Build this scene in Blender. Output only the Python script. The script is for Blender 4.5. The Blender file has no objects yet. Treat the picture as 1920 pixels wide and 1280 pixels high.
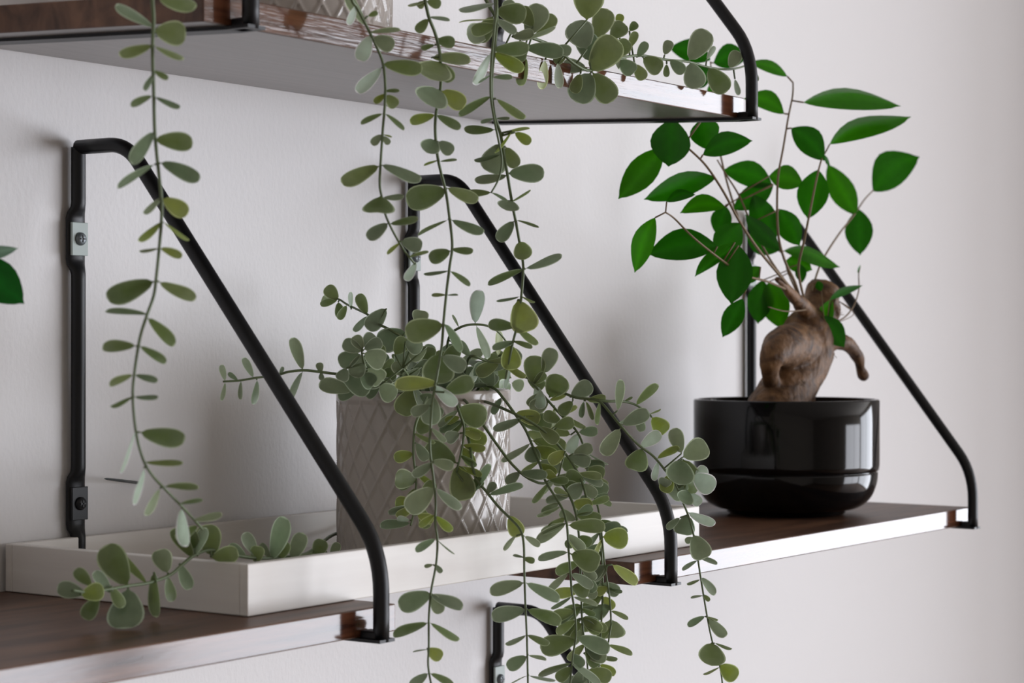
import bpy, bmesh, math, random
from mathutils import Vector, Matrix
random.seed(7)
S = bpy.context.scene
C = S.collection
# ------------------------------------------------------------------ camera
AL = math.radians(35.5)                 # angle between the view direction and the wall
FPX = 3845.0
CAM = Vector((0, -0.8, 0))
F = Vector((math.cos(AL), math.sin(AL), 0)); R = Vector((math.sin(AL), -math.cos(AL), 0)); U = Vector((0, 0, 1))
cd = bpy.data.cameras.new('camera'); cam = bpy.data.objects.new('camera', cd); C.objects.link(cam)
cam.location = CAM
cam.matrix_world = Matrix((( R.x, 0, -F.x, CAM.x), (R.y, 0, -F.y, CAM.y), (0, 1, 0, CAM.z), (0, 0, 0, 1)))
cd.sensor_width = 36; cd.lens = FPX / 1920 * 36; cd.clip_start = .02
cd.dof.use_dof = True; cd.dof.focus_distance = 1.12; cd.dof.aperture_fstop = 16.0
S.camera = cam
# ------------------------------------------------------------------ light
w = bpy.data.worlds.new('world'); S.world = w; w.use_nodes = True
w.node_tree.nodes['Background'].inputs[0].default_value = (.80, .88, 1, 1)
w.node_tree.nodes['Background'].inputs[1].default_value = 1.0
def area(name, loc, rot, sx, sy, power, col):
    l = bpy.data.lights.new(name, 'AREA'); l.shape = 'RECTANGLE'; l.size = sx; l.size_y = sy; l.energy = power; l.color = col
    o = bpy.data.objects.new(name, l); C.objects.link(o); o.location = loc; o.rotation_euler = rot; return o
# daylight outside the window in the right wall, and outside the window of the wall behind the camera
area('daylight_right', (8.12, -5.25, -.5), (0, math.pi/2, 0), 4.0, 5.1, 620, (.895, .925, 1.0))
area('daylight_front', (5.7, -8.12, -1.0), (math.pi/2, 0, 0), 4.4, 3.0, 420, (.915, .93, 1.0))
S.view_settings.view_transform = 'Standard'; S.view_settings.look = 'None'
S.view_settings.gamma = 1; S.view_settings.use_curve_mapping = False
S.view_settings.exposure = -0.12

# ------------------------------------------------------------------ helpers
def ray(px, py):
    u = px - 960; v = 640 - py
    return F * FPX + R * u + U * v
def P(px, py, Y):
    "point of the vertical plane y = Y seen at a pixel"
    d = ray(px, py); return CAM + d * ((Y - CAM.y) / d.y)
def PXX(px, py, X):
    d = ray(px, py); return CAM + d * (X / d.x)
def depth(p): return (p - CAM).dot(F)
def lin(r, g, b):
    f = lambda c: (c/255/12.92) if c/255 <= .04045 else ((c/255+.055)/1.055)**2.4
    return (f(r), f(g), f(b))

def mat(name, col, rough=.5, spec=.5, metal=0, bump=None, noise=None, coat=0):
    m = bpy.data.materials.new(name); m.use_nodes = True; n = m.node_tree.nodes; L = m.node_tree.links
    b = n['Principled BSDF']; b.inputs['Base Color'].default_value = (*col, 1)
    b.inputs['Roughness'].default_value = rough; b.inputs['Specular IOR Level'].default_value = spec
    b.inputs['Metallic'].default_value = metal; b.inputs['Coat Weight'].default_value = coat
    tc = n.new('ShaderNodeTexCoord')
    if noise:
        mp = n.new('ShaderNodeMapping'); mp.inputs['Scale'].default_value = noise['scale']
        L.new(tc.outputs['Object'], mp.inputs[0])
        t = n.new('ShaderNodeTexNoise'); t.inputs['Scale'].default_value = noise.get('s', 1); t.inputs['Detail'].default_value = 6
        t.inputs['Distortion'].default_value = noise.get('dist', 0)
        L.new(mp.outputs[0], t.inputs[0])
        r = n.new('ShaderNodeValToRGB'); e = r.color_ramp.elements
        e[0].position = noise.get('p0', .3); e[1].position = noise.get('p1', .7)
        e[0].color = (*noise['c0'], 1); e[1].color = (*noise['c1'], 1)
        L.new(t.outputs[0], r.inputs[0]); L.new(r.outputs[0], b.inputs['Base Color'])
    if bump:
        mp = n.new('ShaderNodeMapping'); mp.inputs['Scale'].default_value = bump['scale']
        L.new(tc.outputs['Object'], mp.inputs[0])
        t = n.new('ShaderNodeTexNoise'); t.inputs['Scale'].default_value = 1; t.inputs['Detail'].default_value = bump.get('detail', 3)
        L.new(mp.outputs[0], t.inputs[0])
        bp = n.new('ShaderNodeBump'); bp.inputs['Strength'].default_value = bump.get('st', .3); bp.inputs['Distance'].default_value = bump.get('d', .001)
        L.new(t.outputs[0], bp.inputs['Height']); L.new(bp.outputs[0], b.inputs['Normal'])
    return m

def leaf_mat(name, rough, trans, spec, coat=0):
    m = bpy.data.materials.new(name); m.use_nodes = True; n = m.node_tree.nodes; L = m.node_tree.links
    b = n['Principled BSDF']; a = n.new('ShaderNodeVertexColor'); a.layer_name = 'Col'
    b.inputs['Roughness'].default_value = rough; b.inputs['Specular IOR Level'].default_value = spec
    b.inputs['Coat Weight'].default_value = coat
    t = n.new('ShaderNodeBsdfTranslucent'); mx = n.new('ShaderNodeMixShader'); mx.inputs[0].default_value = trans
    h = n.new('ShaderNodeHueSaturation'); h.inputs['Saturation'].default_value = 1.12; h.inputs['Value'].default_value = 1.3
    nz = n.new('ShaderNodeTexNoise'); nz.inputs['Scale'].default_value = 220; nz.inputs['Detail'].default_value = 3
    mr = n.new('ShaderNodeMapRange'); mr.inputs['To Min'].default_value = .82; mr.inputs['To Max'].default_value = 1.16
    hv = n.new('ShaderNodeHueSaturation')
    tc = n.new('ShaderNodeTexCoord'); L.new(tc.outputs['Object'], nz.inputs[0])
    L.new(nz.outputs[0], mr.inputs[0]); L.new(mr.outputs[0], hv.inputs['Value']); L.new(a.outputs[0], hv.inputs['Color'])
    L.new(hv.outputs[0], b.inputs['Base Color']); L.new(hv.outputs[0], h.inputs['Color']); L.new(h.outputs[0], t.inputs[0])
    L.new(b.outputs[0], mx.inputs[1]); L.new(t.outputs[0], mx.inputs[2]); L.new(mx.outputs[0], n['Material Output'].inputs[0])
    return m

M = {}
M['wall'] = mat('white_wall_paint', lin(224, 222, 222), .6, .3, bump=dict(scale=(380, 380, 230), st=.24, d=.0009, detail=4))
M['ceiling'] = mat('ceiling_paint', (.62, .59, .54), .8)
M['room'] = mat('beige_room_paint', (.36, .32, .27), .8)
M['floor'] = mat('floor_boards', lin(150, 125, 100), .5, noise=dict(scale=(2, 20, 2), c0=lin(95, 72, 52), c1=lin(130, 104, 78)))
M['black'] = mat('black_powder_coat', (.004, .0045, .006), .42, .35)
M['steel'] = mat('zinc_plated_steel', lin(165, 176, 172), .5, .4)
M['screw'] = mat('dark_screw_steel', (.16, .18, .19), .45, .5, .6)
M['wood_top'] = mat('brown_wood_laminate', (.1, .06, .04), .42, .35, noise=dict(scale=(7, 55, 55), s=1, dist=1.2, c0=lin(58, 36, 25), c1=lin(112, 80, 60)), bump=dict(scale=(20, 260, 260), st=.25, d=.0004))
M['wood_edge'] = mat('glossy_wood_edge_band', (.1, .06, .04), .10, .6, noise=dict(scale=(14, 60, 240), s=1, c0=lin(52, 27, 18), c1=lin(104, 66, 46)), bump=dict(scale=(60, 10, 900), st=.22, d=.00018))
M['wood_under'] = mat('grey_backing_laminate', lin(118, 110, 107), .30, .5, noise=dict(scale=(10, 200, 60), s=1, c0=lin(112, 104, 101), c1=lin(126, 118, 115)))
M['tray'] = mat('white_painted_wood', lin(222, 218, 213), .42, .4, bump=dict(scale=(30, 30, 500), st=.12, d=.0003), noise=dict(scale=(6, 6, 90), c0=lin(216, 211, 206), c1=lin(228, 225, 220)))
M['ceramic'] = mat('glazed_white_ceramic', lin(178, 170, 163), .14, .5)
M['blackpot'] = mat('glossy_black_glaze', (.002, .002, .0025), .09, .34)
M['soil'] = mat('dark_potting_soil', (.03, .02, .014), .95, .1, bump=dict(scale=(400, 400, 400), st=1, d=.003))
M['stem'] = mat('green_stem', lin(92, 106, 72), .45, .4)
M['twig'] = mat('brown_twig', lin(112, 92, 66), .6, .3)
M['bark'] = mat('ginseng_bark', (.2, .12, .08), .62, .35, noise=dict(scale=(60, 60, 60), s=1, dist=1.5, p0=.28, p1=.72, c0=lin(44, 27, 17), c1=lin(130, 95, 62)), bump=dict(scale=(300, 300, 180), st=.9, d=.0012, detail=6))
M['euca'] = leaf_mat('grey_green_leaf', .42, .28, .4)
M['ficus'] = leaf_mat('glossy_green_leaf', .30, .38, .32)
M['spike'] = mat('dark_spike', (.04, .05, .05), .4, .5, .6)
M['frame'] = mat('window_frame_paint', (.75, .75, .74), .4)

def mesh_obj(name, bm, ms, parent=None, smooth=True):
    me = bpy.data.meshes.new(name); bm.normal_update(); bm.to_mesh(me); bm.free()
    for m in (ms if isinstance(ms, (list, tuple)) else [ms]): me.materials.append(m)
    if smooth:
        for p in me.polygons: p.use_smooth = True
    o = bpy.data.objects.new(name, me); C.objects.link(o)
    if parent:
        o.parent = parent
        if parent.type == 'EMPTY': o.location = -parent.location     # vertices are in world coordinates
    return o
def tag(o, label, cat, group=None):
    o['label'] = label; o['category'] = cat
    if group: o['group'] = group
    return o
def empty(name, loc, label, cat, group=None):
    o = bpy.data.objects.new(name, None); C.objects.link(o); o.location = loc; o.empty_display_size = .02
    return tag(o, label, cat, group)
def struct(o): o['kind'] = 'structure'; return o

def add_box(bm, a, b, mi=0, bev=0):
    (x0, y0, z0), (x1, y1, z1) = a, b
    vs = [bm.verts.new(p) for p in ((x0,y0,z0),(x1,y0,z0),(x1,y1,z0),(x0,y1,z0),(x0,y0,z1),(x1,y0,z1),(x1,y1,z1),(x0,y1,z1))]
    fs = [bm.faces.new([vs[i] for i in q]) for q in ((0,3,2,1),(4,5,6,7),(0,1,5,4),(1,2,6,5),(2,3,7,6),(3,0,4,7))]
    for f in fs: f.material_index = mi
    if bev:
        es = list({e for f in fs for e in f.edges})
        bmesh.ops.bevel(bm, geom=es, offset=bev, segments=2, affect='EDGES', profile=.5, clamp_overlap=True)
    return fs

def sm(pts, n=6):
    "Catmull-Rom smoothing of a list of tuples/Vectors (any number of components)"
    pts = [tuple(p) for p in pts]; out = []
    q = [pts[0]] + pts + [pts[-1]]
    for i in range(1, len(q) - 2):
        for k in range(n):
            t = k / n
            out.append(tuple(.5*((2*b) + (c-a)*t + (2*a-5*b+4*c-d)*t*t + (3*b-3*c+d-a)*t**3)
                       for a, b, c, d in zip(q[i-1], q[i], q[i+1], q[i+2])))
    out.append(pts[-1]); return out

def add_tube(bm, pts, rad, seg=8, mi=0, ref=None, flat=None):
    "sweep; rad number or list; flat = list of (a, b) section half-axes, a along ref"
    pts = [Vector(p[:3]) for p in pts]; n = len(pts)
    rad = rad if isinstance(rad, (list, tuple)) else [rad]*n
    rings = []; up = Vector(ref) if ref else None
    for i, p in enumerate(pts):
        t = (pts[min(i+1, n-1)] - pts[max(i-1, 0)]).normalized()
        if up is None: up = t.orthogonal()
        a = (up - t*up.dot(t))
        a = a.normalized() if a.length > 1e-6 else t.orthogonal().normalized()
        if not ref: up = a
        b = t.cross(a)
        ra, rb = flat[i] if flat else (rad[i], rad[i])
        rings.append([bm.verts.new(p + a*ra*math.cos(2*math.pi*k/seg) + b*rb*math.sin(2*math.pi*k/seg)) for k in range(seg)])
    for i in range(n-1):
        for k in range(seg):
            f = bm.faces.new((rings[i][k], rings[i][(k+1) % seg], rings[i+1][(k+1) % seg], rings[i+1][k])); f.material_index = mi
    bm.faces.new(rings[0][::-1]).material_index = mi; bm.faces.new(rings[-1]).material_index = mi

def add_lathe(bm, prof, c, seg=96, mi=0, close=True):
    rings = [[bm.verts.new((c[0]+r*math.cos(2*math.pi*k/seg), c[1]+r*math.sin(2*math.pi*k/seg), c[2]+z)) for k in range(seg)] for r, z in prof]
    for i in range(len(rings)-1):
        for k in range(seg):
            bm.faces.new((rings[i][k], rings[i][(k+1) % seg], rings[i+1][(k+1) % seg], rings[i+1][k])).material_index = mi
    if close:
        bm.faces.new(rings[0][::-1]).material_index = mi; bm.faces.new(rings[-1]).material_index = mi

# ------------------------------------------------------------------ the room
X0, X1, Y0, Z0, Z1 = -3.0, 8.0, -8.0, -2.6, 1.9
def box_struct(name, a, b, m):
    bm = bmesh.new(); add_box(bm, a, b); return struct(mesh_obj(name, bm, m, smooth=False))
box_struct('wall_back', (X0, 0, Z0), (X1+.1, .1, Z1), M['wall'])
box_struct('floor', (X0, Y0, Z0-.1), (X1+.1, .1, Z0), M['floor'])
box_struct('ceiling', (X0, Y0, Z1), (X1+.1, .1, Z1+.1), M['ceiling'])
box_struct('added_shade_pier', (2.30, -.47, Z0), (2.42, 0, Z1), M['wall'])  # unseen pier, added to shade the right end of the back wall
box_struct('wall_left', (X0-.1, Y0, Z0), (X0, .1, Z1), M['room'])
def holed(name, axis, at, th, lo, hi, hlo, hhi, m):
    bm = bmesh.new()
    for (a0, a1, b0, b1) in ((lo[0], hlo[0], lo[1], hi[1]), (hhi[0], hi[0], lo[1], hi[1]), (hlo[0], hhi[0], lo[1], hlo[1]), (hlo[0], hhi[0], hhi[1], hi[1])):
        if axis == 'x': add_box(bm, (at, a0, b0), (at+th, a1, b1))
        else: add_box(bm, (a0, at, b0), (a1, at+th, b1))
    return struct(mesh_obj(name, bm, m, smooth=False))
holed('wall_right', 'x', X1, .1, (Y0, Z0), (0, Z1), (-7.8, -2.5), (-2.7, 1.5), M['room'])
holed('wall_front', 'y', Y0-.1, .1, (X0, Z0), (X1, Z1), (3.5, -2.5), (7.9, .5), M['room'])
def window(name, axis, at, lo, hi):
    bm = bmesh.new(); w_ = .045; d = .05
    def bar(a0, a1, b0, b1):
        if axis == 'x': add_box(bm, (at, a0, b0), (at+d, a1, b1))
        else: add_box(bm, (a0, at, b0), (a1, at+d, b1))
    bar(lo[0], lo[0]+w_, lo[1], hi[1]); bar(hi[0]-w_, hi[0], lo[1], hi[1])
    bar(lo[0]+w_, hi[0]-w_, lo[1], lo[1]+w_); bar(lo[0]+w_, hi[0]-w_, hi[1]-w_, hi[1])
    c = (lo[0]+hi[0])/2; bar(c-.03, c+.03, lo[1]+w_, hi[1]-w_)
    return struct(mesh_obj(name, bm, M['frame'], smooth=False))
window('window_1', 'x', X1+.04, (-7.8, -2.5), (-2.7, 1.5))
window('window_2', 'y', Y0-.08, (3.5, -2.5), (7.9, .5))

# ------------------------------------------------------------------ brackets
XA, XB, XC, XD, XE = .7298, 1.0085, 1.4435, .6547, 1.100
ZT = -.1243; TH = .0130; YF = -.186         # top of the lower boards, thickness, front face
def bracket(X, zb, label, tilt=0.0, screws=True, YR=-.1945, XF=None, YF=-.186):
    "zb: underside of the board at the front; zt: top of the bracket"
    zt = zb + .241; zw = zb + tilt
    r = .0038; XF = XF or X
    root = empty('shelf_bracket', (X, 0, zb), label, 'shelf bracket', 'black wall brackets')
    bm = bmesh.new()
    yw = -.0052                                 # wall bar stands a little off the wall
    # wall bar, pressed flat against the wall at the two screw tabs
    z_tabs = (zt - .051, zt - .187)
    pts = []; flat = []
    zz = zw + .002
    ys = []
    N = 90
    for i in range(N+1):
        z = zz + (zt - r - zz) * i / N
        k = 0
        for t in z_tabs:
            dd = abs(z - t)
            k = max(k, 1 if dd < .0115 else max(0, 1 - (dd - .0115)/.006))
        k = k*k*(3-2*k)
        pts.append((X, yw + k*.0022, z)); flat.append((r + k*.0024, r - k*.0014))
    add_tube(bm, pts, r, 14, ref=(1, 0, 0), flat=flat)
    # top arm, diagonal and foot in one bent rod
    path = [(yw, zt-r), (-.022, zt-r)]
    def arc(p0, p1, p2, n=7):                   # quadratic bend
        return [((1-t)**2*p0[0]+2*t*(1-t)*p1[0]+t*t*p2[0], (1-t)**2*p0[1]+2*t*(1-t)*p1[1]+t*t*p2[1]) for t in [i/n for i in range(n+1)]]
    knee = (-.0395, zt-r); low = (YR, zb+.040)
    dv = Vector((low[0]-knee[0], low[1]-knee[1])).normalized()
    path += arc((knee[0]+.012, knee[1]), knee, (knee[0]+dv.x*.013, knee[1]+dv.y*.013))
    path += arc((low[0]-dv.x*.018, low[1]-dv.y*.018), low, (YR, low[1]-.020))
    path += [(YR, zb+.008), (YR, zb-.0015)]
    add_tube(bm, [(X + (XF-X)*(y-yw)/(YR-yw), y, z) for y, z in path], r, 14, ref=(1, 0, 0))
    mesh_obj('rod', bm, M['black'], root)
    # flat bar that carries the board, joined to the foot
    bm = bmesh.new()
    W = .0055
    n = 2
    vs = []
    for (y, z) in ((YR-.0036, zb), (YF+.002, zb), (-.003, zw)):
        vs.append([bm.verts.new((X+(XF-X)*y/YR+s*W, y, z+dz)) for s, dz in ((-1, -.0016), (1, -.0016), (1, -.0001), (-1, -.0001))])
    for i in range(2):
        for k in range(4): bm.faces.new((vs[i][k], vs[i+1][k], vs[i+1][(k+1) % 4], vs[i][(k+1) % 4]))
    bm.faces.new(vs[0]); bm.faces.new(vs[-1][::-1])
    bmesh.ops.recalc_face_normals(bm, faces=bm.faces[:])
    add_box(bm, (XF-.0036, YR, zb-.0016), (XF+.0036, YF-.0003, zb+.0035), bev=.0008)
    mesh_obj('support_bar', bm, M['black'], root, smooth=False)
    if screws:
        for i, t in enumerate(z_tabs):
            bm = bmesh.new(); Yp = -.0058
            mt = M['steel'] if i == 0 else M['black']
            add_box(bm, (X-.0054, Yp-.0009, t-.0085), (X+.0054, Yp+.0006, t+.0085), bev=.0003)
            pl = mesh_obj('screw_plate', bm, mt, root, smooth=False)
            if i == 0: pl['label'] = 'bare steel screw plate'
            bm = bmesh.new()
            prof = [(.0001, 0), (.0034, 0), (.0034, .0008), (.0028, .0017), (.0016, .0021), (.0001, .0022)]
            add_lathe(bm, prof, (0, 0, 0), 24)
            for v in bm.verts: v.co = Vector((X + v.co.x, Yp - .0009 - v.co.z, t + v.co.y))
            s = mesh_obj('screw', bm, M['screw'] if i == 0 else M['black'], root)
            bm = bmesh.new()
            add_box(bm, (X-.0018, Yp-.0034, t-.0004), (X+.0018, Yp-.0028, t+.0004))
            add_box(bm, (X-.0004, Yp-.0034, t-.0018), (X+.0004, Yp-.0028, t+.0018))
            mesh_obj('cross_slot', bm, M['black'], s, smooth=False)
    return root
ZB = ZT - TH
ZU = .1362                                     # underside of the upper board at its front
TU = .0090                                     # rise of the upper board towards the wall
bracket(XA, ZB, 'black bracket nearest the camera, its foot under the near end of the white tray', YR=-.2000, XF=.737, YF=-.190)
bracket(XB, ZB, 'black bracket behind the diamond-pattern pot, its foot beside the tray end', XF=1.005)
bracket(XC, ZB, 'black bracket behind the bonsai, rightmost of all', XF=1.438)
bracket(XD, ZU, 'black bracket at top left, only its foot in view at the upper shelf corner', TU)
bracket(XE, ZU, 'black bracket at top right above the bonsai leaves, holding the upper shelf', TU)
# bracket of the shelf below
pF = P(925, 1140, -.004)
bracket(pF.x+.004, pF.z - .237, 'black bracket below the tray, hidden by hanging vines, top arm in view')

def board(name, xa, xb, zb, tilt, label, YF=-.186):
    bm = bmesh.new()
    yb = -.001
    def q(x, y, top): return (x, y, zb + (TH if top else 0) + tilt*(y-YF)/(yb-YF))
    vs = [bm.verts.new(q(x, y, t)) for t in (0, 1) for x, y in ((xa, YF), (xb, YF), (xb, yb), (xa, yb))]
    fs = [bm.faces.new([vs[i] for i in f]) for f in ((0,3,2,1),(4,5,6,7),(0,1,5,4),(1,2,6,5),(2,3,7,6),(3,0,4,7))]
    for f, m in zip(fs, (2, 0, 1, 3, 0, 3)): f.material_index = m
    bmesh.ops.bevel(bm, geom=bm.edges[:], offset=.0006, segments=2, affect='EDGES', profile=.5)
    o = mesh_obj(name, bm, [M['wood_top'], M['wood_edge'], M['wood_under'], M['wood_top']], smooth=False)
    return tag(o, label, 'shelf', 'brown wooden shelf boards')
board('shelf_board', .22, .7600, ZB, 0, 'brown wooden shelf board under the near end of the white tray', -.190)
board('shelf_board', .979, 1.4560, ZB, 0, 'brown wooden shelf board under the black bonsai pot')
board('shelf_board', .6345, 1.1060, ZU, TU, 'upper brown wooden shelf board with grey underside seen from below')
board('shelf_board', pF.x-.036, pF.x+.46, pF.z-.237, 0, 'lowest brown wooden shelf board, below the picture')
bpy.data.objects.remove(bpy.data.objects['shelf_board.003'])   # wholly below the frame

# ------------------------------------------------------------------ tray
tx0, tx1, ty0, ty1, tz0, th_ = .6835, 1.0860, -.1660, -.0030, ZT + .0002, .0237
root = empty('tray', ((tx0+tx1)/2, (ty0+ty1)/2, tz0), 'shallow white painted wooden tray bridging the two lower shelf boards', 'tray')
t_ = .0050
bm = bmesh.new(); add_box(bm, (tx0+t_, ty0+t_, tz0+.0004), (tx1-t_, ty1-t_, tz0+.0040)); mesh_obj('tray_bottom', bm, M['tray'], root, False)
for a, b in (((tx0, ty0, tz0), (tx1, ty0+t_, tz0+th_)), ((tx0, ty1-t_, tz0), (tx1, ty1, tz0+th_)), ((tx0, ty0+t_, tz0), (tx0+t_, ty1-t_, tz0+th_)), ((tx1-t_, ty0+t_, tz0), (tx1, ty1-t_, tz0+th_))):
    bm = bmesh.new(); add_box(bm, a, b, bev=.0006); mesh_obj('side', bm, M['tray'], root, False)
TF = tz0 + .0040

# ------------------------------------------------------------------ thin dark pointed piece on the wall
tip = P(196, 897, -.034); hd = P(262, 905, -.0002)
bm = bmesh.new(); add_tube(bm, [hd, hd.lerp(tip, .5), hd.lerp(tip, .93), tip], [.0008, .0008, .0006, .0002], 8)
tag(mesh_obj('spike', bm, M['spike']), 'thin dark pointed piece sticking out of the wall behind the left vine', 'spike')

# ------------------------------------------------------------------ pots
def diamond_pot(c, Rr, H, parent):
    seg = 432; nz = 72; nd = 26; rows = 4.4
    bm = bmesh.new()
    th = .004
    prof_r = []
    rings = []
    zs = [H*i/nz for i in range(nz+1)]
    for z in zs:
        ring = []
        rr = Rr - (.0016 if z < .002 else 0)
        for k in range(seg):
            a = 2*math.pi*k/seg
            band = 1 if .004 < z < H-.006 else 0
            u = a/(2*math.pi)*nd; v = (z-.002)/H*rows
            d1 = abs(((u+v) % 1) - .5); d2 = abs(((u-v) % 1) - .5)      # 0 on a ridge
            rdg = max(0, 1 - min(d1, d2)/.105)
            bulge = min(d1, d2)*2
            h = band*(.0010*rdg*rdg*(3-2*rdg) + .0001*bulge)
            ring.append(bm.verts.new((c[0]+(rr-.0010+h+(0 if band else .0011))*math.cos(a), c[1]+(rr-.0010+h+(0 if band else .0011))*math.sin(a), c[2]+z)))
        rings.append(ring)
    for r_, z in ((Rr-th*.3, H+.0008), (Rr-th, H), (Rr-th, H*.3)):
        rings.append([bm.verts.new((c[0]+r_*math.cos(2*math.pi*k/seg), c[1]+r_*math.sin(2*math.pi*k/seg), c[2]+z)) for k in range(seg)])
    for i in range(len(rings)-1):
        for k in range(seg): bm.faces.new((rings[i][k], rings[i][(k+1) % seg], rings[i+1][(k+1) % seg], rings[i+1][k]))
    bm.faces.new(rings[0][::-1]); bm.faces.new(rings[-1])
    p = mesh_obj('pot', bm, M['ceramic'], parent)
    p['label'] = 'glazed pot with raised diamond lattice'
    bm = bmesh.new(); add_lathe(bm, [(Rr-th-.0002, H-.016), (Rr*.7, H-.0125), (.002, H-.011)], c, 48)
    mesh_obj('soil', bm, M['soil'], parent)

# ------------------------------------------------------------------ leaves
GREY = [lin(122, 136, 110), lin(112, 130, 100), lin(130, 142, 112)]
OLIV = [lin(108, 124, 76), lin(98, 116, 70), lin(120, 134, 84)]
LIME = [lin(136, 152, 72), lin(146, 158, 84)]
PALE = [lin(186, 204, 186)]
def add_leaf(bm, lay, base, dx, dy, wpx, kind='e', col=None, sgn=None, arc=0):
    s = depth(base) / FPX
    L2 = math.hypot(dx, dy); 
    if L2 < 2: return
    if kind == 'e':
        L2 *= 1.04; wpx *= 1.14; dx *= 1.04; dy *= 1.04
        L3 = max(L2, wpx*1.02, 10); W3 = max(wpx, .66*L3)
    else:
        wpx *= 1.12; L3 = max(L2, wpx*1.4); W3 = max(wpx, .44*L3)
    sgn = sgn if sgn is not None else (1 if random.random() < .35 else -1)
    dz = sgn*math.sqrt(max(0, L3*L3 - L2*L2))
    a = (R*dx - U*dy + F*dz).normalized()
    p2 = (R*(-dy) - U*dx).normalized()
    cw = min(1, wpx/W3); b = p2*cw + F*(math.sqrt(max(0, 1-cw*cw)) * random.choice((-1, 1)))
    b = (b - a*a.dot(b)).normalized(); nrm = a.cross(b)
    if nrm.dot(F) > 0: nrm = -nrm
    Lm = L3*s; Wm = W3*s*.5
    US = [0, .05, .12, .22, .34, .47, .60, .72, .82, .90, .95, .975, 1.0]
    VS = [-1, -.925, -.86, -.5, 0, .5, .86, .925, 1]
    nu, nv = len(US)-1, len(VS)-1
    if col is None:
        q = random.random()
        col = random.choice(GREY if q < .48 else OLIV if q < .93 else LIME) if kind == 'e' else None
    if kind == 'e': k = random.uniform(.86, 1.12)
    else: col = col or random.choice([lin(34, 104, 8), lin(28, 92, 8), lin(48, 116, 10), lin(32, 98, 14)]); k = random.uniform(.85, 1.12)
    col = tuple(c*k for c in col)
    rim = tuple(min(.8, c*1.5 + .20) for c in col) if kind == 'e' else tuple(c*1.02 for c in col)  # pale leaf edge, brightened in colour for light passing through it
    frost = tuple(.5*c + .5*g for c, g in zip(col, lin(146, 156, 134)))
    cup = random.uniform(.10, .22) * random.choice((1, 1, -1)); bend = random.uniform(-.10, .14)
    if kind != 'e': cup = random.uniform(-.12, -.30); bend = random.uniform(-.22, .0)
    g = []
    for i in range(nu+1):
        u = US[i]
        if kind == 'e':
            hw = (u**.62) * max(0, 1-u**3.0)**.5 / .80 if u > 0 else .03
            hw = max(hw, .03 if i < nu else .0)
            if u < .12: hw = .03 + (hw-.03)*(u/.12)**1.3
        else:
            hw = (math.sin(math.pi*u**.92))**.88 if 0 < u < 1 else .02
            if u > .9: hw = hw*.75
            hw = max(hw, .02)
        row = []
        for j in range(nv+1):
            v = VS[j]
            x = u*Lm; y = v*hw*Wm
            z = (cup*v*v if kind == 'e' else cup*abs(v))*hw*Wm*1.0 + bend*Lm*math.sin(u*math.pi*.5)**2
            arcoff = p2 * (arc*s*math.sin(math.pi*u))
            vert = bm.verts.new(base + a*x + b*y + nrm*z + arcoff)
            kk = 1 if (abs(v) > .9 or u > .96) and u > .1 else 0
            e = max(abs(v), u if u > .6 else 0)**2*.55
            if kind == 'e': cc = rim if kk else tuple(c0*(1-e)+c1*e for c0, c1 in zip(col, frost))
            else:
                mr = max(0, 1-abs(v)/.12); cc = tuple(c0*(1+.35*mr) for c0 in col)
            row.append((vert, cc))
        g.append(row)
    for i in range(nu):
        for j in range(nv):
            q = (g[i][j], g[i][j+1], g[i+1][j+1], g[i+1][j])
            f = bm.faces.new([x[0] for x in q])
            for lp, x in zip(f.loops, q): lp[lay] = (*x[1], 1)

COLK = {'l': LIME, 'p': PALE, 'g': GREY, 'o': OLIV}
def vine(root, pts, leaves, rad=.00085, kind='e', name='vine', stem_m=None, taper=.6, part_label=None, fill=0):
    "pts: (px, py, Y); leaves: (bx, by, tx, ty, width[, colour or arc])"
    w3 = [P(*p) for p in pts]
    path = sm([tuple(v) for v in w3], 5)
    n = len(path)
    bm = bmesh.new(); add_tube(bm, path, [rad*(1-(1-taper)*i/(n-1)) for i in range(n)], 8)
    st = mesh_obj(name, bm, stem_m or M['stem'], root)
    if part_label: st['label'] = part_label
    bm = bmesh.new(); lay = bm.loops.layers.float_color.new('Col')
    dense = sm(pts, 8)
    stemb = []
    leaves = list(leaves)
    for q in range(fill):
        c = dense[int(len(dense)*random.uniform(.18, .98))]
        a = random.uniform(.15, .9); L_ = random.uniform(34, 54); sx = random.choice((-1, 1))
        leaves.append((c[0], c[1], c[0]+sx*L_*math.cos(a), c[1]+L_*math.sin(a)*.8, random.uniform(12, 34)))
    for lf in leaves:
        bx, by, tx, ty, wd = lf[:5]; ex = lf[5] if len(lf) > 5 else None
        c = min(dense, key=lambda d: (d[0]-bx)**2 + (d[1]-by)**2)
        near = P(*c); base = CAM + ray(bx, by)*(depth(near)/FPX)
        col = random.choice(COLK[ex]) if isinstance(ex, str) else None
        arc = ex if isinstance(ex, (int, float)) else 0
        add_leaf(bm, lay, base, tx-bx, ty-by, wd, kind, col, arc=arc)
        if math.hypot(c[0]-bx, c[1]-by) > 3: stemb.append((near, base))
    if stemb:                                   # petioles that link a leaf to its stem
        for a, b in stemb:
            me = bmesh.new(); add_tube(me, [a, a.lerp(b, .5), b], rad*.55, 6)
            mesh_obj('petiole', me, stem_m or M['stem'], st)
    if leaves: mesh_obj('foliage', bm, M['ficus'] if kind != 'e' else M['euca'], st)
    else: bm.free()
    return st

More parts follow.
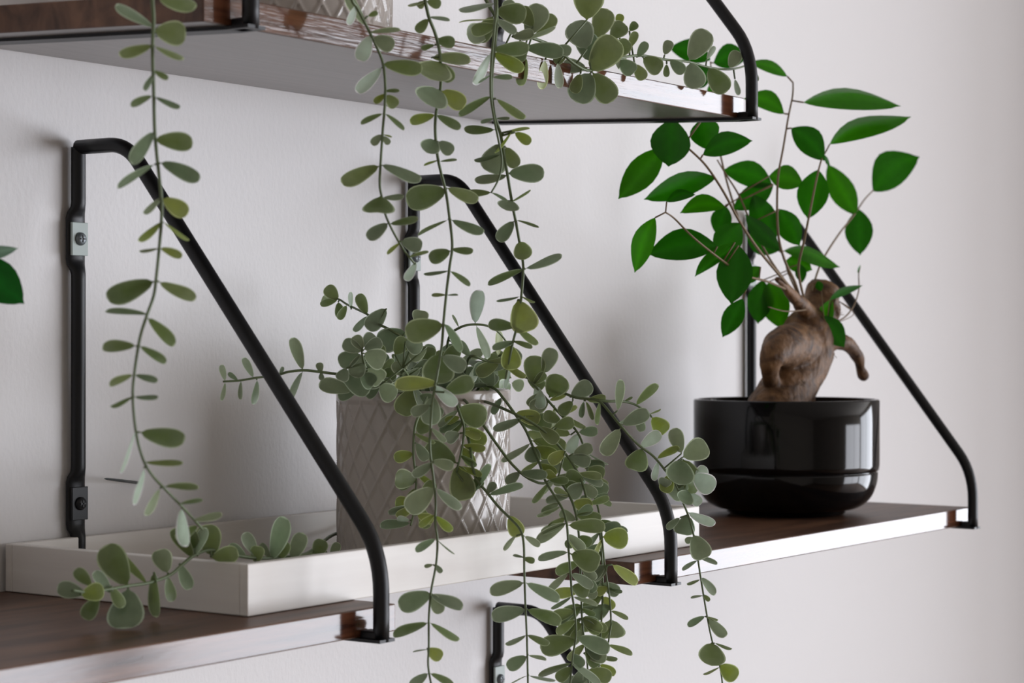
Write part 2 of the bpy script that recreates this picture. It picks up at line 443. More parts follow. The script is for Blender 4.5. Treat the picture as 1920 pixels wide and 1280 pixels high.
# ------------------------------------------------------------------ upper trailing plant
HP = .088
cU = (0, 0, 0)
pu = P(558, 40, -.098)
zU = ZU + TH + TU*((-.098-YF)/(-.001-YF)) + .0016
cU = Vector((pu.x, -.098, zU))
upper = empty('trailing_plant', cU, 'potted trailing eucalyptus on the upper shelf, long vines hanging past its edge', 'potted plant', 'trailing plants')
diamond_pot(cU, .049, HP, upper)
top = (600, -330)
YV = -.207
vine(upper, [(520, -330, -.13), (430, -330, -.17), (330, -220, -.20), (288, -60, -.205), (288, 40, -.205), (286, 90, -.205), (288, 160, -.204), (290, 240, -.20), (294, 290, -.20), (302, 365, -.20), (303, 405, -.20), (299, 460, -.20), (293, 520, -.20), (288, 555, -.20), (275, 592, -.20), (262, 635, -.20), (252, 700, -.20), (249, 745, -.20), (255, 810, -.20), (268, 860, -.20), (285, 890, -.20), (308, 915, -.198), (340, 948, -.197), (365, 975, -.195), (380, 992, -.193)], [
 (288,52,224,4,24,'g'), (289,58,344,62,52,'o'), (296,-6,364,20,34), (286,84,226,104,18,'o'), (290,86,342,112,16), (288,132,313,150,14), (288,138,274,170,16), (286,180,245,195,20), (290,182,338,195,12),
 (292,246,244,302,36), (290,262,360,266,38,'o'), (290,308,222,350,24), (300,305,376,325,32), (303,370,268,396,10), (305,372,350,400,36,'l'), (303,415,262,452,12,'l'), (306,416,355,445,10,'l'),
 (298,465,262,471,6), (300,465,340,480,18,'l'), (290,527,203,550,42,'o'), (298,528,360,568,26,'o'), (278,590,200,582,14), (276,595,322,648,30,'o'), (255,648,195,655,26,'o'), (262,648,306,684,16),
 (250,702,209,725,18), (253,702,293,718,14), (250,743,207,756,9), (252,743,295,750,11), (255,806,220,882,16,'p'), (262,810,344,822,38,'o'), (270,866,340,870,16,'o'), (270,877,260,945,20,'p'),
 (300,915,270,962,14,'g'), (308,912,370,910,13), (336,945,378,935,9), (340,952,350,1022,32,'p'), (362,975,415,965,18,'g'), (372,985,330,1005,22)])
vine(upper, [(560, -330, -.13), (600, -320, -.17), (630, -200, -.20), (655, -20, YV), (670, 15, YV), (692, 58, YV), (705, 85, YV), (717, 115, YV), (722, 150, YV), (722, 190, YV), (718, 240, YV), (714, 300, YV), (712, 345, YV), (716, 370, YV), (722, 400, YV), (735, 430, YV), (755, 465, YV), (770, 485, YV), (780, 497, YV)], [
 (668,10,652,45,14,'p'), (688,50,655,-15,22), (690,30,708,24,12),
 (692,62,748,52,16), (694,66,676,114,34,'p'), (700,70,737,88,34,'g'), (717,120,790,123,28), (716,126,673,174,24,'p'), (720,172,748,167,7), (723,176,702,192,14), (724,178,742,198,26), (718,213,678,232,15), (722,213,757,242,12),
 (716,252,697,270,18), (718,252,734,258,5), (718,255,730,270,14), (712,311,640,333,30), (714,309,790,325,22,'g'), (714,367,712,406,66,'o'), (718,370,756,370,12,'g'), (728,418,690,446,28), (730,420,782,408,14,'o'),
 (752,455,726,475,10), (752,452,790,462,32,'g'), (765,482,803,474,9,'o'), (780,492,763,526,20,'p')])
vine(upper, [(590, -330, -.13), (690, -330, -.17), (760, -200, -.20), (793, -20, YV), (800, 15, YV), (805, 35, YV), (815, 60, YV), (822, 85, YV), (826, 115, -.210), (826, 165, -.212), (818, 210, -.212), (816, 245, -.212), (820, 290, -.212), (826, 320, -.212), (836, 360, -.212), (843, 410, -.212), (848, 460, -.212), (843, 500, -.212), (838, 540, -.213), (832, 600, -.213), (828, 650, -.213), (820, 700, -.213), (812, 745, -.213), (808, 790, -.213), (806, 840, -.213), (812, 890, -.213), (817, 940, -.213), (816, 980, -.213), (820, 1010, -.213), (818, 1055, -.213), (808, 1110, -.213), (804, 1160, -.213), (804, 1210, -.213), (803, 1250, -.213), (812, 1300, -.213)], [
 (799,2,766,12,10), (800,2,826,10,22,'o'), (797,2,784,14,16), (803,32,842,40,12), (803,35,782,60,22), (818,76,852,80,26), (815,84,790,88,10), (808,108,880,112,30), (826,115,806,165,76,'o'), (826,118,846,152,30,'o'), (824,168,806,197,72), (828,170,870,198,38), (816,215,772,233,24), (818,215,860,243,22),
 (816,262,802,288,42), (822,265,848,286,28), (822,300,797,313,7), (824,303,856,300,8), (838,356,765,378,52,'o'), (838,352,895,374,28,'o'), (840,412,788,445,5), (846,412,906,433,20), (845,470,806,486,30), (846,467,886,469,15), (842,507,796,515,7), (844,508,880,535,13), (836,553,810,553,8), (838,553,858,556,5),
 (832,608,763,626,50,'o'), (832,606,868,655,20,'g'), (824,662,818,722,68,'o'), (828,668,872,690,34), (822,720,743,716,30), (833,735,886,714,38,'o'), (812,722,856,757,28,'p'), (812,742,806,795,42,'g'), (806,760,772,775,24), (808,802,838,824,14,'g'),
 (814,866,774,890,22), (810,864,850,874,24), (814,914,765,955,46,'g'), (818,915,860,956,20,'g'), (815,965,786,985,16,'l'), (818,967,846,995,20,'l'), (817,1010,780,1032,16), (820,1012,852,1038,5), (812,1058,796,1062,9), (816,1058,828,1073,12), (810,1112,750,1135,42), (810,1112,826,1148,28), (806,1114,862,1145,22,'g'), (803,1167,742,1196,18), (806,1167,862,1193,11), (803,1217,775,1223,6), (800,1216,828,1232,28), (803,1262,768,1284,20), (806,1262,850,1284,12)])
st4 = vine(upper, [(620, -330, -.13), (760, -340, -.17), (880, -220, -.20), (925, -20, -.205), (931, 30, -.207), (928, 80, -.209), (923, 130, -.210), (922, 175, -.210), (927, 215, -.210), (938, 250, -.210), (945, 290, -.210), (952, 330, -.210), (960, 380, -.210), (968, 420, -.210), (975, 460, -.210), (981, 500, -.210), (978, 550, -.210), (972, 600, -.210), (962, 640, -.210), (954, 680, -.208), (948, 710, -.205)], [
 (930,6,862,14,20), (932,35,865,52,9), (930,48,885,60,28,'o'), (930,35,963,66,22,'g'), (924,92,990,95,34,'o'), (925,98,978,133,26,'l'), (920,100,885,154,18,'p'), (922,140,898,156,7), (924,145,960,145,14,'g'), (922,180,862,215,22,'o'), (930,185,986,216,15,'o'), (926,222,903,232,10), (930,222,955,220,6), (928,243,872,243,16), (945,250,992,240,10,'l'), (960,245,928,285,8,'l'), (965,248,994,268,22,'l'),
 (942,268,918,320,56), (948,275,968,312,30,'o'), (938,290,890,297,8), (952,328,893,342,17), (952,325,1018,322,38), (957,375,950,398,46), (955,380,994,357,7), (968,413,1010,423,5), (964,414,934,450,28), (975,452,983,485,38,'o'), (983,505,916,530,18), (985,503,1053,486,20), (975,555,933,568,7), (976,555,1003,562,5), (970,562,988,618,58,'l'), (966,612,917,608,26,'o'), (968,612,1006,646,16,'o'), (966,640,925,655,16), (955,645,960,692,42,'l'), (962,640,998,648,12,'o')],
 rad=.0010)
vine(upper, [(640, -330, -.13), (780, -350, -.165), (900, -220, -.20), (930, -20, -.211), (926, 60, -.214), (921, 120, -.215), (920, 175, -.215), (925, 215, -.215), (934, 260, -.216), (941, 300, -.215), (935, 335, -.214), (921, 361, -.213)], [
 (921,361,878,358,14,'o'), (921,361,952,373,6)], rad=.0008)
# the sprig that lies along the shelf edge to the right
YS = -.186
sprig = [(640, -330, -.12), (760, -300, -.14), (880, -60, -.17), (940, 45, -.186), (990, 68, -.188), (1040, 88, -.190), (1075, 118, -.192), (1108, 132, -.192), (1150, 112, -.190), (1200, 104, -.188), (1250, 112, -.187), (1292, 116, -.186), (1328, 126, -.185), (1370, 130, -.183), (1408, 120, -.18)]
vine(upper, sprig, [
 (918,62,878,68,44,'g'), (925,30,898,78,36,'o'), (930,20,985,28,44,'o'), (988,66,1016,10,50,'g'), (1005,66,1040,30,32,'o'), (975,78,1036,44,16,'g'), (984,90,1055,96,28,'g'), (960,70,1000,62,20,'g'), (1040,88,1070,98,24), (945,90,985,110,28,'o'),
 (985,106,982,160,24,'o'), (1022,112,1014,165,22,'l'), (1046,118,1046,164,20,'g'), (1064,98,1040,116,22), (1100,128,1057,122,30,'g'),
 (1100,38,1104,-10,62,'o'), (1100,92,1080,34,60,'g'), (1118,72,1138,18,46,'o'), (1106,116,1098,62,48,'g'), (1108,136,1080,193,58,'g'), (1111,136,1148,188,50,'o'), (1088,138,1076,173,26,'o'), (1145,72,1170,44,36,'o'), (1150,108,1178,78,34,'o'), (1158,48,1164,27,18), (1180,58,1193,44,18), (1180,90,1192,60,18,'o'), (1195,108,1212,80,20,'g'), (1106,134,1156,76,64,'o'), (1152,112,1180,110,44,'g'),
 (1162,112,1188,138,34,'g'), (1190,120,1208,148,26,'o'), (1205,108,1240,130,38,'o'), (1246,103,1256,77,22,'g'), (1250,120,1248,144,14,'o'), (1256,112,1282,136,26,'g'), (1292,114,1326,58,48,'g'), (1325,112,1341,88,12,'g'), (1294,117,1306,166,46,'g'), (1328,127,1360,172,44,'o'), (1368,128,1384,97,28,'g'), (1402,118,1408,97,13,'o'), (1408,128,1418,153,14,'g'), (1378,148,1382,178,14,'g'), (1000,50,975,15,34,'o'), (960,40,952,0,30,'g')], rad=.0010)
# short tips that stay above the pot rim
for k in range(9):
    a = k*2*math.pi/9
    tipw = cU + Vector((.035*math.cos(a), .035*math.sin(a), HP+.02+.02*random.random()))
bm = bmesh.new(); lay = bm.loops.layers.float_color.new('Col')
for k in range(70):
    a = random.uniform(0, 2*math.pi); rr = random.uniform(0, .055)
    b = cU + Vector((rr*math.cos(a), rr*math.sin(a), HP + random.uniform(-.006, .03)))
    add_leaf(bm, lay, b, random.uniform(-50, 50), random.uniform(-50, 20), random.uniform(24, 48))
mesh_obj('crown_foliage', bm, M['euca'], upper)

# ------------------------------------------------------------------ lower trailing plant
RL = .0492; YL = -.0855
pl_ = P(794, 735, YL)
cL = Vector((pl_.x, YL, TF + .0002)); HL = -.0285 - cL.z + .0008
lower = empty('trailing_plant', cL, 'potted trailing eucalyptus in the white tray, vines spilling over the tray', 'potted plant', 'trailing plants')
diamond_pot(cL, RL, HL, lower)
# crown: short stems with rosettes
vine(lower, [(790, 742, -.09), (770, 680, -.10), (760, 640, -.10), (735, 620, -.095), (705, 605, -.085), (690, 590, -.08), (670, 580, -.07), (650, 570, -.055), (632, 560, -.045), (612, 566, -.035)], [
 (762,622,712,645,50,'g'), (725,578,690,616,36,'g'), (688,590,673,552,24,'o'), (690,592,662,618,14,'g'), (658,580,659,548,9,'g'), (650,572,634,597,16,'o'), (634,560,602,572,16,'o'), (634,562,612,538,28,'o'), (634,566,640,596,22,'o'), (620,566,604,560,20,'o')])
vine(lower, [(760, 742, -.10), (720, 715, -.12), (680, 706, -.125), (640, 702, -.125), (600, 697, -.12), (570, 694, -.115), (540, 697, -.11), (520, 703, -.105), (480, 708, -.10), (450, 713, -.095), (418, 715, -.09)], [
 (568,694,545,636,28,'g'), (568,696,540,748,18,'g'), (602,698,598,680,16,'g'), (602,698,603,712,12,'g'), (522,700,490,670,12,'g'), (524,705,531,688,8,'g'), (520,706,527,724,9,'g'), (475,708,456,672,14,'g'), (482,712,478,757,12,'g'), (452,714,452,748,12,'g'), (422,716,416,750,12,'g'), (422,714,418,684,12,'g'), (446,712,428,700,10,'g'),
 (663,732,600,722,32,'g'), (640,700,690,735,40,'g')])
vine(lower, [(770, 742, -.10), (730, 720, -.125), (690, 695, -.135), (678, 660, -.135)], [
 (680,658,644,642,30,'g'), (680,656,665,630,26,'g'), (680,650,700,628,30,'g'), (682,655,715,640,28,'g'), (676,664,636,680,36,'g'), (678,664,665,706,36,'g'), (682,662,722,678,44,'g'), (690,690,715,712,40,'g'), (650,690,640,712,28,'g'), (676,700,700,718,36,'g')])
vine(lower, [(790, 742, -.10), (770, 710, -.13), (755, 690, -.14)], [
 (752,700,756,655,36,'g'), (750,705,748,678,32,'g'), (740,665,760,635,34,'o'), (760,640,790,655,34,'g'), (800,650,770,672,30,'g'), (785,612,790,585,34,'g'), (775,727,753,776,46,'o'), (775,727,798,762,20,'g'), (752,715,742,735,30,'g'), (790,688,745,720,24,'g'), (712,722,742,745,40,'g'), (740,740,716,712,30,'g')])
vine(lower, [(830, 742, -.09), (836, 680, -.10), (842, 632, -.11), (862, 614, -.12), (888, 608, -.125), (918, 612, -.13), (940, 628, -.13), (962, 660, -.13)], [
 (891,607,898,545,32,'p'), (893,610,908,672,18,'g'), (934,668,930,622,16,'l'), (860,614,850,590,6,'g'), (845,640,868,655,10)])
vine(lower, [(850, 742, -.09), (870, 700, -.11), (882, 668, -.13), (912, 676, -.135), (945, 682, -.14), (985, 705, -.145), (1000, 720, -.15), (1025, 748, -.155), (1052, 778, -.16), (1078, 804, -.165), (1092, 830, -.17), (1100, 862, -.17), (1102, 890, -.178), (1112, 925, -.188), (1122, 955, -.198), (1128, 1000, -.205), (1134, 1060, -.205), (1143, 1120, -.205), (1146, 1170, -.205)], [
 (882,668,860,640,20), (905,722,908,682,36,'g'), (912,678,950,672,12,'o'), (942,680,987,702,15,'l'), (958,690,948,728,9,'p'), (1000,720,1004,668,46,'o'), (1020,700,1036,654,34,'g'), (1005,722,1016,765,26,'p'), (1000,720,1022,700,20), (1030,750,1062,738,14,'l'), (1028,755,1012,770,12,'l'), (1056,778,1080,760,12,'l'), (1040,760,1034,805,12,'l'),
 (1085,810,1120,808,22,'g'), (1084,812,1066,848,26,'p'), (1070,815,1028,800,26,'o'), (1098,846,1138,872,5,'g'), (1100,850,1104,880,20,'o'), (1102,895,1140,906,18,'o'), (1098,855,1055,875,34), (1100,890,1078,912,22,'p'), (1112,930,1145,948,12), (1118,930,1140,930,14,'g'), (1112,945,1088,935,22), (1120,960,1098,976,14),
 (1130,1006,1174,1008,44,'l'), (1130,1008,1116,1045,12,'l'), (1148,1058,1190,1096,22,'l'), (1140,1062,1102,1082,34,'g'), (1143,1105,1166,1110,8), (1140,1100,1118,1112,20,'l'), (1145,1145,1178,1157,9), (1145,1160,1148,1205,60,'o'), (1140,1208,1182,1230,11), (1143,1180,1120,1192,22,'o')], fill=14)
# curtain of vines over the tray front
YH = -.208
vine(lower, [(870, 745, -.09), (895, 722, -.12), (925, 727, -.135), (945, 748, -.145), (965, 775, -.15), (985, 805, -.155), (998, 835, -.16), (1012, 870, -.17), (1022, 900, -.18), (1040, 930, -.19), (1055, 955, -.198), (1063, 985, -.205), (1066, 1030, YH), (1070, 1080, YH), (1072, 1110, YH), (1078, 1150, YH), (1080, 1190, YH), (1074, 1230, YH), (1068, 1290, YH)], [
 (925,725,905,690,34,'g'), (922,722,888,724,10,'g'), (940,745,925,776,16,'g'), (980,783,928,808,20,'g'), (985,780,1002,784,6), (978,792,1034,792,40,'o'), (995,830,945,868,13,'g'), (998,826,1060,832,34,'o'), (1000,835,998,866,34,'g'), (1012,865,977,886,10), (1010,870,1042,888,22,'l'), (1028,905,1000,942,12,'o'), (1030,900,1065,900,18,'o'),
 (1062,980,1008,1014,26,'g'), (1060,970,1028,990,20), (1065,984,1132,993,28,'o'), (1066,1035,1010,1045,14,'g'), (1070,1038,1122,1056,48,'o'), (1066,1075,1027,1104,18,'g'), (1070,1075,1112,1098,20,'g'), (1072,1118,1034,1140,12,'g'), (1074,1118,1116,1140,8,'g'), (1078,1150,1048,1170,10), (1080,1162,1044,1186,18), (1080,1200,1015,1214,44,'o'), (1080,1178,1074,1200,16,'o'), (1082,1195,1142,1216,32), (1072,1242,1014,1272,20), (1074,1225,1092,1250,24), (1072,1245,1125,1282,13,'g'), (1072,1250,1045,1275,26)], fill=12)
vine(lower, [(860, 745, -.10), (880, 760, -.14), (960, 870, -.165), (1010, 905, -.175), (1045, 900, -.18), (1068, 930, -.19), (1080, 965, -.20), (1086, 1010, -.204), (1088, 1060, -.204), (1090, 1120, -.204), (1092, 1170, -.204), (1100, 1230, -.204), (1104, 1290, -.204)], [
 (1060,845,1030,866,26,'l'), (1045,900,1022,884,20,'l'), (1050,905,1082,915,24,'o'), (1068,930,1040,915,14), (1082,965,1110,950,22,'g'), (1080,975,1050,960,22), (1085,1005,1108,1020,24,'o'), (1088,1012,1060,1022,20), (1088,1075,1115,1108,26,'g'), (1092,1100,1118,1118,22,'g'), (1090,1140,1116,1152,14), (1090,1138,1066,1150,14), (1092,1160,1112,1178,18), (1094,1225,1136,1232,28,'g'), (1098,1215,1118,1250,24), (1090,1255,1078,1290,24)], fill=22)
vine(lower, [(880, 745, -.10), (930, 760, -.15), (1010, 800, -.172), (1060, 850, -.18), (1090, 900, -.19), (1104, 950, -.20), (1122, 985, -.201), (1128, 1040, -.201), (1130, 1100, -.201), (1128, 1160, -.201), (1124, 1230, -.201), (1122, 1290, -.201)], [
 (1040,800,1075,790,28,'o'), (1052,790,1020,776,26,'o'), (1075,850,1110,838,26,'g'), (1095,900,1062,888,28), (1104,945,1140,930,14), (1104,948,1082,962,16), (1125,975,1150,985,14,'o'), (1126,1020,1100,1040,22,'g'), (1128,1095,1160,1106,8), (1128,1098,1106,1122,14,'g'), (1127,1135,1110,1140,10), (1130,1118,1150,1140,22,'l'), (1124,1245,1152,1264,18), (1124,1200,1106,1212,16)], fill=20)
vine(lower, [(850, 745, -.10), (862, 765, -.14), (880, 830, -.158), (890, 890, -.168), (915, 925, -.175), (935, 950, -.182), (955, 970, -.195), (975, 992, -.203), (982, 1020, YH), (983, 1070, YH), (985, 1130, YH), (988, 1200, YH), (990, 1290, YH)], [
 (915,927,980,918,15,'g'), (912,925,928,905,18,'g'), (955,966,974,1004,34,'l'), (968,1004,943,1028,12), (983,1005,1012,1022,14,'g'), (983,1045,962,1042,5), (981,1046,1002,1052,14,'o'), (983,1092,920,1108,26,'g'), (986,1092,1043,1130,22,'g'), (986,1142,925,1160,30,'g'), (988,1142,1046,1174,24,'o'), (987,1190,949,1208,14), (988,1190,1030,1202,18,'o'), (988,1230,952,1250,28), (990,1228,1022,1240,6), (990,1266,956,1280,5), (991,1266,1040,1276,12)])
vine(lower, [(885, 745, -.10), (930, 690, -.12), (980, 705, -.14), (1030, 725, -.155), (1080, 745, -.17), (1120, 750, -.18), (1145, 775, -.188), (1163, 797, -.195), (1195, 832, -.20), (1225, 855, -.205), (1250, 885, -.21), (1265, 905, -.212), (1278, 935, -.214), (1290, 965, -.214), (1300, 1000, -.214), (1308, 1045, -.214), (1315, 1090, -.214), (1325, 1150, -.214), (1335, 1200, -.214), (1350, 1250, -.214), (1356, 1295, -.214)], [
 (960,695,950,660,30,'g'), (1030,745,1054,702,50,'o'), (1070,745,1108,720,36,'g'), (1074,752,1050,775,26), (1100,750,1135,745,18,'o'), (1095,752,1090,782,12), (1098,752,1115,784,10), (1125,752,1122,795,10,'o'), (1158,770,1163,713,18,'g'),
 (1163,803,1130,850,34,'g'), (1166,796,1215,772,32,'g'), (1200,838,1238,812,28,'p'), (1204,840,1190,884,48,'o'), (1232,860,1270,835,18,'l'), (1234,865,1228,900,14,'p'), (1258,888,1246,922,30,'l'), (1240,915,1248,896,28,'g'), (1278,862,1268,905,60,'g'), (1280,860,1292,908,60,'o'), (1280,857,1320,835,48,'g'), (1278,850,1262,804,32,'g'), (1305,895,1325,878,26,'p'), (1300,890,1335,915,44,'p'), (1290,920,1278,940,38,'g'), (1290,905,1262,930,40,'g'), (1295,925,1312,945,24,'p'), (1282,905,1310,920,34,'o'),
 (1290,960,1338,985,22,'p'), (1290,965,1282,1004,44,'g'), (1275,970,1252,992,14,'g'), (1300,1002,1318,1042,44,'g'), (1302,1008,1285,1015,14), (1303,1040,1342,1060,12,'g'), (1308,1050,1280,1068,7), (1313,1082,1342,1112,18,'g'), (1313,1086,1288,1093,5), (1318,1116,1296,1122,4), (1318,1114,1330,1126,10), (1322,1155,1290,1172,12), (1326,1158,1362,1188,24,'g'), (1322,1155,1346,1160,5), (1335,1204,1328,1243,56,'o'), (1340,1205,1372,1212,9), (1350,1250,1318,1260,9), (1350,1246,1380,1268,36,'l')])
vine(lower, [(1120, 750, -.18), (1142, 752, -.184), (1165, 752, -.187), (1190, 758, -.19), (1215, 774, -.195), (1222, 782, -.197)], [
 (1192,760,1231,720,18,'o'), (1215,772,1165,797,6), (1218,776,1238,766,5), (1222,782,1246,808,36,'l'), (1195,778,1204,808,20,'g'), (1170,752,1186,745,6)])
# growth in front of the pot
vine(lower, [(840, 745, -.12), (852, 750, -.145), (862, 775, -.152), (870, 800, -.154), (868, 830, -.157), (862, 860, -.16), (856, 885, -.16)], [
 (858,768,908,785,52,'o'), (862,782,835,790,18,'l'), (870,802,908,832,36,'l'), (868,808,900,822,18,'l'), (868,838,886,872,24,'l'), (862,812,838,822,28,'g'), (856,868,800,835,46,'o'), (858,870,872,935,54,'o'), (884,928,918,872,18,'g'), (880,915,905,900,24,'o')], fill=6)
vine(lower, [(800, 745, -.13), (790, 770, -.143), (778, 800, -.148), (775, 850, -.150), (780, 900, -.152), (778, 950, -.154), (770, 985, -.156)], [
 (790,765,830,775,26,'g'), (786,780,796,812,30,'o'), (780,830,800,862,24,'g'), (782,900,744,895,42,'o'), (790,925,815,905,26,'o'), (780,915,770,940,24,'o'), (776,945,742,942,30,'l'), (770,980,716,992,18,'g'), (768,975,745,972,14,'p'), (790,950,800,990,26,'o'), (782,965,812,975,22,'l'), (783,875,800,885,16)], fill=6)
# dense crown between the stems
bm = bmesh.new(); lay = bm.loops.layers.float_color.new('Col')
for k in range(120):
    px = random.uniform(665, 960); py = random.uniform(668, 742) + (18 if px > 930 else 0)
    Y = random.uniform(-.125, -.055)
    if px < 700: py = max(py, 690)
    b = P(px, py, Y)
    add_leaf(bm, lay, b, random.uniform(-38, 38), random.uniform(-32, 20), random.uniform(18, 38), col=random.choice(GREY+OLIV[:2]))
mesh_obj('crown_foliage', bm, M['euca'], lower)
# the sprig that lies in the tray and over its near end
vine(lower, [(790, 742, -.048), (795, 732, -.033), (775, 850, -.026), (730, 940, -.022), (680, 985, -.022), (625, 1002, -.045), (588, 1030, -.10), (560, 1042, -.145), (510, 1046, -.150), (470, 1045, -.150), (430, 1038, -.148), (395, 1030, -.145), (365, 1040, -.143), (340, 1060, -.142), (318, 1078, -.142), (280, 1092, -.142), (240, 1098, -.142), (200, 1105, -.142), (165, 1110, -.142), (135, 1106, -.142)], [
 (240,1098,196,1026,62,'o'), (276,1094,236,1034,26,'o'), (240,1102,243,1174,76,'g'), (288,1072,294,1154,32,'o'), (314,1074,300,1030,42,'g'), (314,1080,318,1126,20,'o'), (336,1056,352,1104,24,'g'), (160,1112,108,1102,36,'g'), (172,1098,142,1068,28,'o'), (210,1112,174,1076,20,'g'), (185,1118,160,1158,34,'o'), (152,1116,190,1108,38,'l'), (208,1098,228,1138,22,'o'),
 (362,1045,326,992,34,'o'), (372,1042,352,995,30,'o'), (365,1042,382,990,26,'g'), (400,1042,388,984,54,'o'), (396,1045,446,1036,36,'o'), (462,1044,430,1022,22,'g'), (482,1044,458,1000,24,'g'), (480,1056,484,1024,30,'o'), (508,1046,488,1020,18,'g'), (508,1050,536,972,42,'g'), (520,1052,536,1016,30,'o'), (546,1052,568,1000,34,'g'), (592,1048,604,1012,32,'o'), (620,1046,634,1018,20,'g'), (560,1050,590,1040,16)], rad=.0011)

# ------------------------------------------------------------------ bonsai
YB = -.1
pb = P(1474, 748, YB); zb = ZT + .0002
cB = Vector((pb.x, YB, zb))
bon = empty('bonsai', cB, 'ginseng ficus bonsai with a fat knotted root in a glossy black bowl pot', 'potted plant')
Rb = .0668; HB = -.0415 - zb
prof = [(.001, 0), (.040, 0), (.0425, .0012), (.043, .0035)]
for i in range(1, 13):
    a = i/12*math.pi/2
    prof.append((.043 + (Rb-.0012-.043)*math.sin(a)**.9, .0035 + .026*(1-math.cos(a))))
prof += [(Rb-.0012, .0303), (Rb-.0022, .0309), (Rb-.0022, .0313), (Rb-.0004, .0321), (Rb, .036), (Rb, HB*.75), (Rb, HB-.001), (Rb-.0008, HB), (Rb-.0028, HB), (Rb-.0034, HB-.001), (Rb-.0036, HB*.5)]
bm = bmesh.new(); add_lathe(bm, prof, cB, 128); o = mesh_obj('pot', bm, M['blackpot'], bon); o['label'] = 'glossy black bowl pot with a groove'
bm = bmesh.new(); add_lathe(bm, [(Rb-.0037, HB-.012), (.04, HB-.010), (.002, HB-.008)], cB, 64); mesh_obj('soil', bm, M['soil'], bon)
# trunk: overlapping tapered tubes melted into one skin
def trunk_part(name, chains, vox, label=None):
    bm = bmesh.new()
    for ch in chains:
        s = depth(P(1480, 650, YB))/FPX
        q = sm([(*P(x, y, Y), r*s) for x, y, Y, r in ch], 6)
        add_tube(bm, [c[:3] for c in q], [c[3] for c in q], 24)
    o = mesh_obj(name, bm, M['bark'], bon)
    rm = o.modifiers.new('melt', 'REMESH'); rm.mode = 'VOXEL'; rm.voxel_size = vox; rm.use_smooth_shade = True
    sm_ = o.modifiers.new('smooth', 'SMOOTH'); sm_.factor = .6; sm_.iterations = 5
    tx = bpy.data.textures.new(name + '_lumps', 'CLOUDS'); tx.noise_scale = .012
    dm = o.modifiers.new('lumps', 'DISPLACE'); dm.texture = tx; dm.strength = .0022; dm.mid_level = .5; dm.texture_coords = 'LOCAL'
    if label: o['label'] = label
trunk_part('trunk', [
 [(1436, 800, -.10, 50), (1458, 755, -.10, 50), (1486, 714, -.10, 49), (1506, 672, -.10, 54), (1516, 626, -.10, 52), (1530, 596, -.10, 37), (1538, 566, -.10, 34), (1543, 546, -.10, 33), (1546, 534, -.10, 27)],
 [(1500, 650, -.10, 48), (1468, 650, -.107, 37), (1449, 668, -.110, 24), (1443, 694, -.106, 17), (1449, 720, -.101, 18), (1462, 740, -.10, 22)],
 [(1506, 780, -.09, 24), (1505, 742, -.088, 24), (1520, 690, -.095, 34), (1532, 650, -.10, 38)],
 [(1540, 605, -.10, 22), (1514, 584, -.104, 17), (1492, 560, -.108, 12), (1474, 540, -.11, 8), (1456, 522, -.112, 5)],
 [(1556, 560, -.112, 14), (1566, 580, -.112, 12), (1562, 600, -.11, 10)]], .0011)
trunk_part('aerial_root', [[(1545, 650, -.105, 19), (1568, 640, -.11, 17), (1590, 646, -.112, 14), (1608, 668, -.113, 12), (1614, 692, -.113, 9.5), (1619, 704, -.113, 11), (1621, 710, -.113, 8)]], .0009, 'drooping aerial root')
bm = bmesh.new()
for k in range(16):
    x, y = random.choice([(1562, 650), (1568, 590), (1572, 585), (1556, 655), (1505, 712)])
    a = P(x+random.uniform(-6, 6), y+random.uniform(-5, 5), -.118); b = a + R*random.uniform(-.002, .005) + U*random.uniform(-.007, .003)
    add_tube(bm, [a, a.lerp(b, .5)+F*.0006, b], .0002, 5)
mesh_obj('root_hair', bm, M['twig'], bon)
def bvine(pts, leaves, rad=.0011): return vine(bon, pts, leaves, rad, 'f', 'branch', M['twig'], .55)
bvine([(1500, 560, -.10), (1490, 528, -.105), (1472, 490, -.11), (1460, 445, -.112), (1457, 390, -.112), (1459, 330, -.112), (1468, 280, -.112), (1478, 220, -.112), (1486, 180, -.112), (1487, 155, -.112)], [
 (1507,192,1690,188,44,-20), (1484,240,1548,300,46,-8), (1470,213,1396,183,34,14), (1476,143,1404,116,24,8), (1462,470,1400,400,34,0)])
bvine([(1508, 562, -.10), (1497, 505, -.12), (1508, 450, -.13), (1518, 400, -.135), (1530, 340, -.135), (1540, 300, -.13), (1548, 285, -.13)], [
 (1556,270,1702,198,40,-14), (1534,318,1518,410,54,0), (1545,290,1560,310,8,0)], .0010)
bvine([(1522, 545, -.10), (1540, 492, -.09), (1572, 440, -.085), (1600, 405, -.08), (1620, 375, -.08), (1638, 356, -.08)], [
 (1637,358,1728,292,62,-14), (1605,403,1553,306,44,0), (1610,392,1614,478,48,0)], .0009)
bvine([(1490, 548, -.105), (1455, 508, -.12), (1420, 465, -.13), (1385, 412, -.135), (1358, 362, -.135), (1325, 312, -.13), (1295, 282, -.125), (1280, 270, -.12)], [
 (1244,277,1160,372,50,0), (1342,333,1206,357,44,10), (1318,290,1413,262,40,-10), (1262,222,1250,314,68,0), (1318,222,1334,278,52,0), (1360,388,1275,400,30,12), (1275,270,1244,277,6,0), (1388,418,1345,472,50,0)])
bvine([(1480, 545, -.105), (1440, 528, -.13), (1395, 515, -.14), (1350, 485, -.145), (1300, 445, -.145), (1265, 410, -.14), (1248, 398, -.14)], [
 (1228,408,1182,506,38,6), (1345,462,1216,476,54,12), (1250,378,1304,364,20,-8), (1378,454,1314,527,26,0), (1426,500,1388,532,26,0), (1393,560,1356,632,36,0), (1385,460,1372,570,62,0)], .0009)
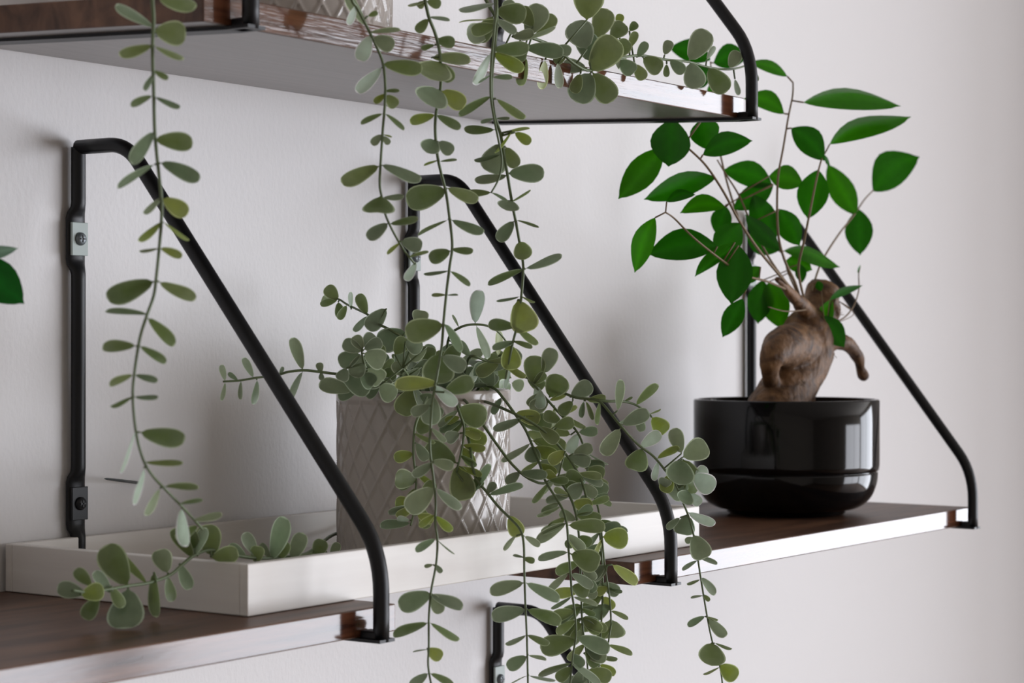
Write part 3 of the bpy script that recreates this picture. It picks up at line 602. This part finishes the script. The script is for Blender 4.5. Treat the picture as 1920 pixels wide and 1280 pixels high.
bvine([(1478, 535, -.10), (1440, 480, -.095), (1405, 410, -.09), (1385, 365, -.085), (1360, 325, -.08), (1345, 300, -.08)], [
 (1448,348,1356,318,44,10), (1442,330,1508,345,42,-6), (1450,345,1376,392,40,0), (1412,365,1456,455,46,0), (1462,392,1502,460,42,0), (1360,385,1345,440,36,0)], .0009)
bvine([(1500, 560, -.10), (1478, 512, -.085), (1470, 480, -.08), (1460, 470, -.08)], [
 (1470,470,1580,483,30,-10), (1472,490,1524,506,34,-6), (1430,525,1422,607,44,0), (1442,528,1470,617,50,0), (1500,495,1505,530,20,0), (1460,470,1400,440,40,0)], .0008)
bvine([(1545, 600, -.115), (1575, 600, -.12), (1598, 578, -.12), (1610, 545, -.12), (1610, 515, -.12), (1613, 500, -.12)], [
 (1560,560,1508,635,30,-4), (1556,562,1616,531,13,-6), (1542,592,1584,651,40,0), (1608,512,1614,496,4,0), (1540,545,1532,528,14,0), (1560,555,1520,535,14,0)], .0007)
bvine([(1520, 578, -.108), (1500, 582, -.112), (1470, 583, -.112), (1440, 575, -.11)], [], .0006)
bvine([(1558, 560, -.10), (1572, 565, -.11), (1590, 575, -.115), (1600, 590, -.118), (1570, 605, -.118)], [], .0005)
# leaves seen above the upper shelf, behind the sprig
bvine([(1385, 412, -.07), (1360, 330, -.055), (1340, 230, -.05), (1335, 150, -.05), (1332, 115, -.05)], [
 (1332,112,1256,88,40,8), (1338,118,1402,106,42,-8), (1335,130,1285,158,40,0), (1338,150,1345,190,30,0)], .0009)

# ------------------------------------------------------------------ second leafy plant, mostly beyond the left edge
cG = Vector((.40, -.105, ZT + .0002))
gp = empty('leafy_plant', cG, 'plant at the left edge with only a dark green leaf tip in view', 'potted plant')
bm = bmesh.new(); add_lathe(bm, [(.001, 0), (.036, 0), (.040, .003), (.050, .060), (.050, .064), (.047, .064), (.045, .052)], cG, 64); mesh_obj('pot', bm, M['blackpot'], gp)
bm = bmesh.new(); add_lathe(bm, [(.0452, .054), (.02, .056), (.001, .057)], cG, 48); mesh_obj('soil', bm, M['soil'], gp)
b0 = cG + Vector((0, 0, .055)); e0 = P(-60, 470, -.125)
bm = bmesh.new(); add_tube(bm, sm([b0, b0.lerp(e0, .4)+Vector((0, 0, .03)), b0.lerp(e0, .75)+Vector((0, 0, .02)), e0], 6), .0014, 8)
br = mesh_obj('branch', bm, M['twig'], gp)
bm = bmesh.new(); lay = bm.loops.layers.float_color.new('Col')
add_leaf(bm, lay, P(-55, 485, -.125), 100, 84, 70, 'f', lin(22, 92, 28), sgn=-1)
add_leaf(bm, lay, P(-60, 478, -.125), 92, -18, 26, 'f', lin(110, 140, 118), sgn=1)
for k in range(8):
    add_leaf(bm, lay, b0.lerp(e0, .2+.08*k), random.uniform(-120, -40), random.uniform(-80, 60), 50, 'f')
mesh_obj('foliage', bm, M['ficus'], br)
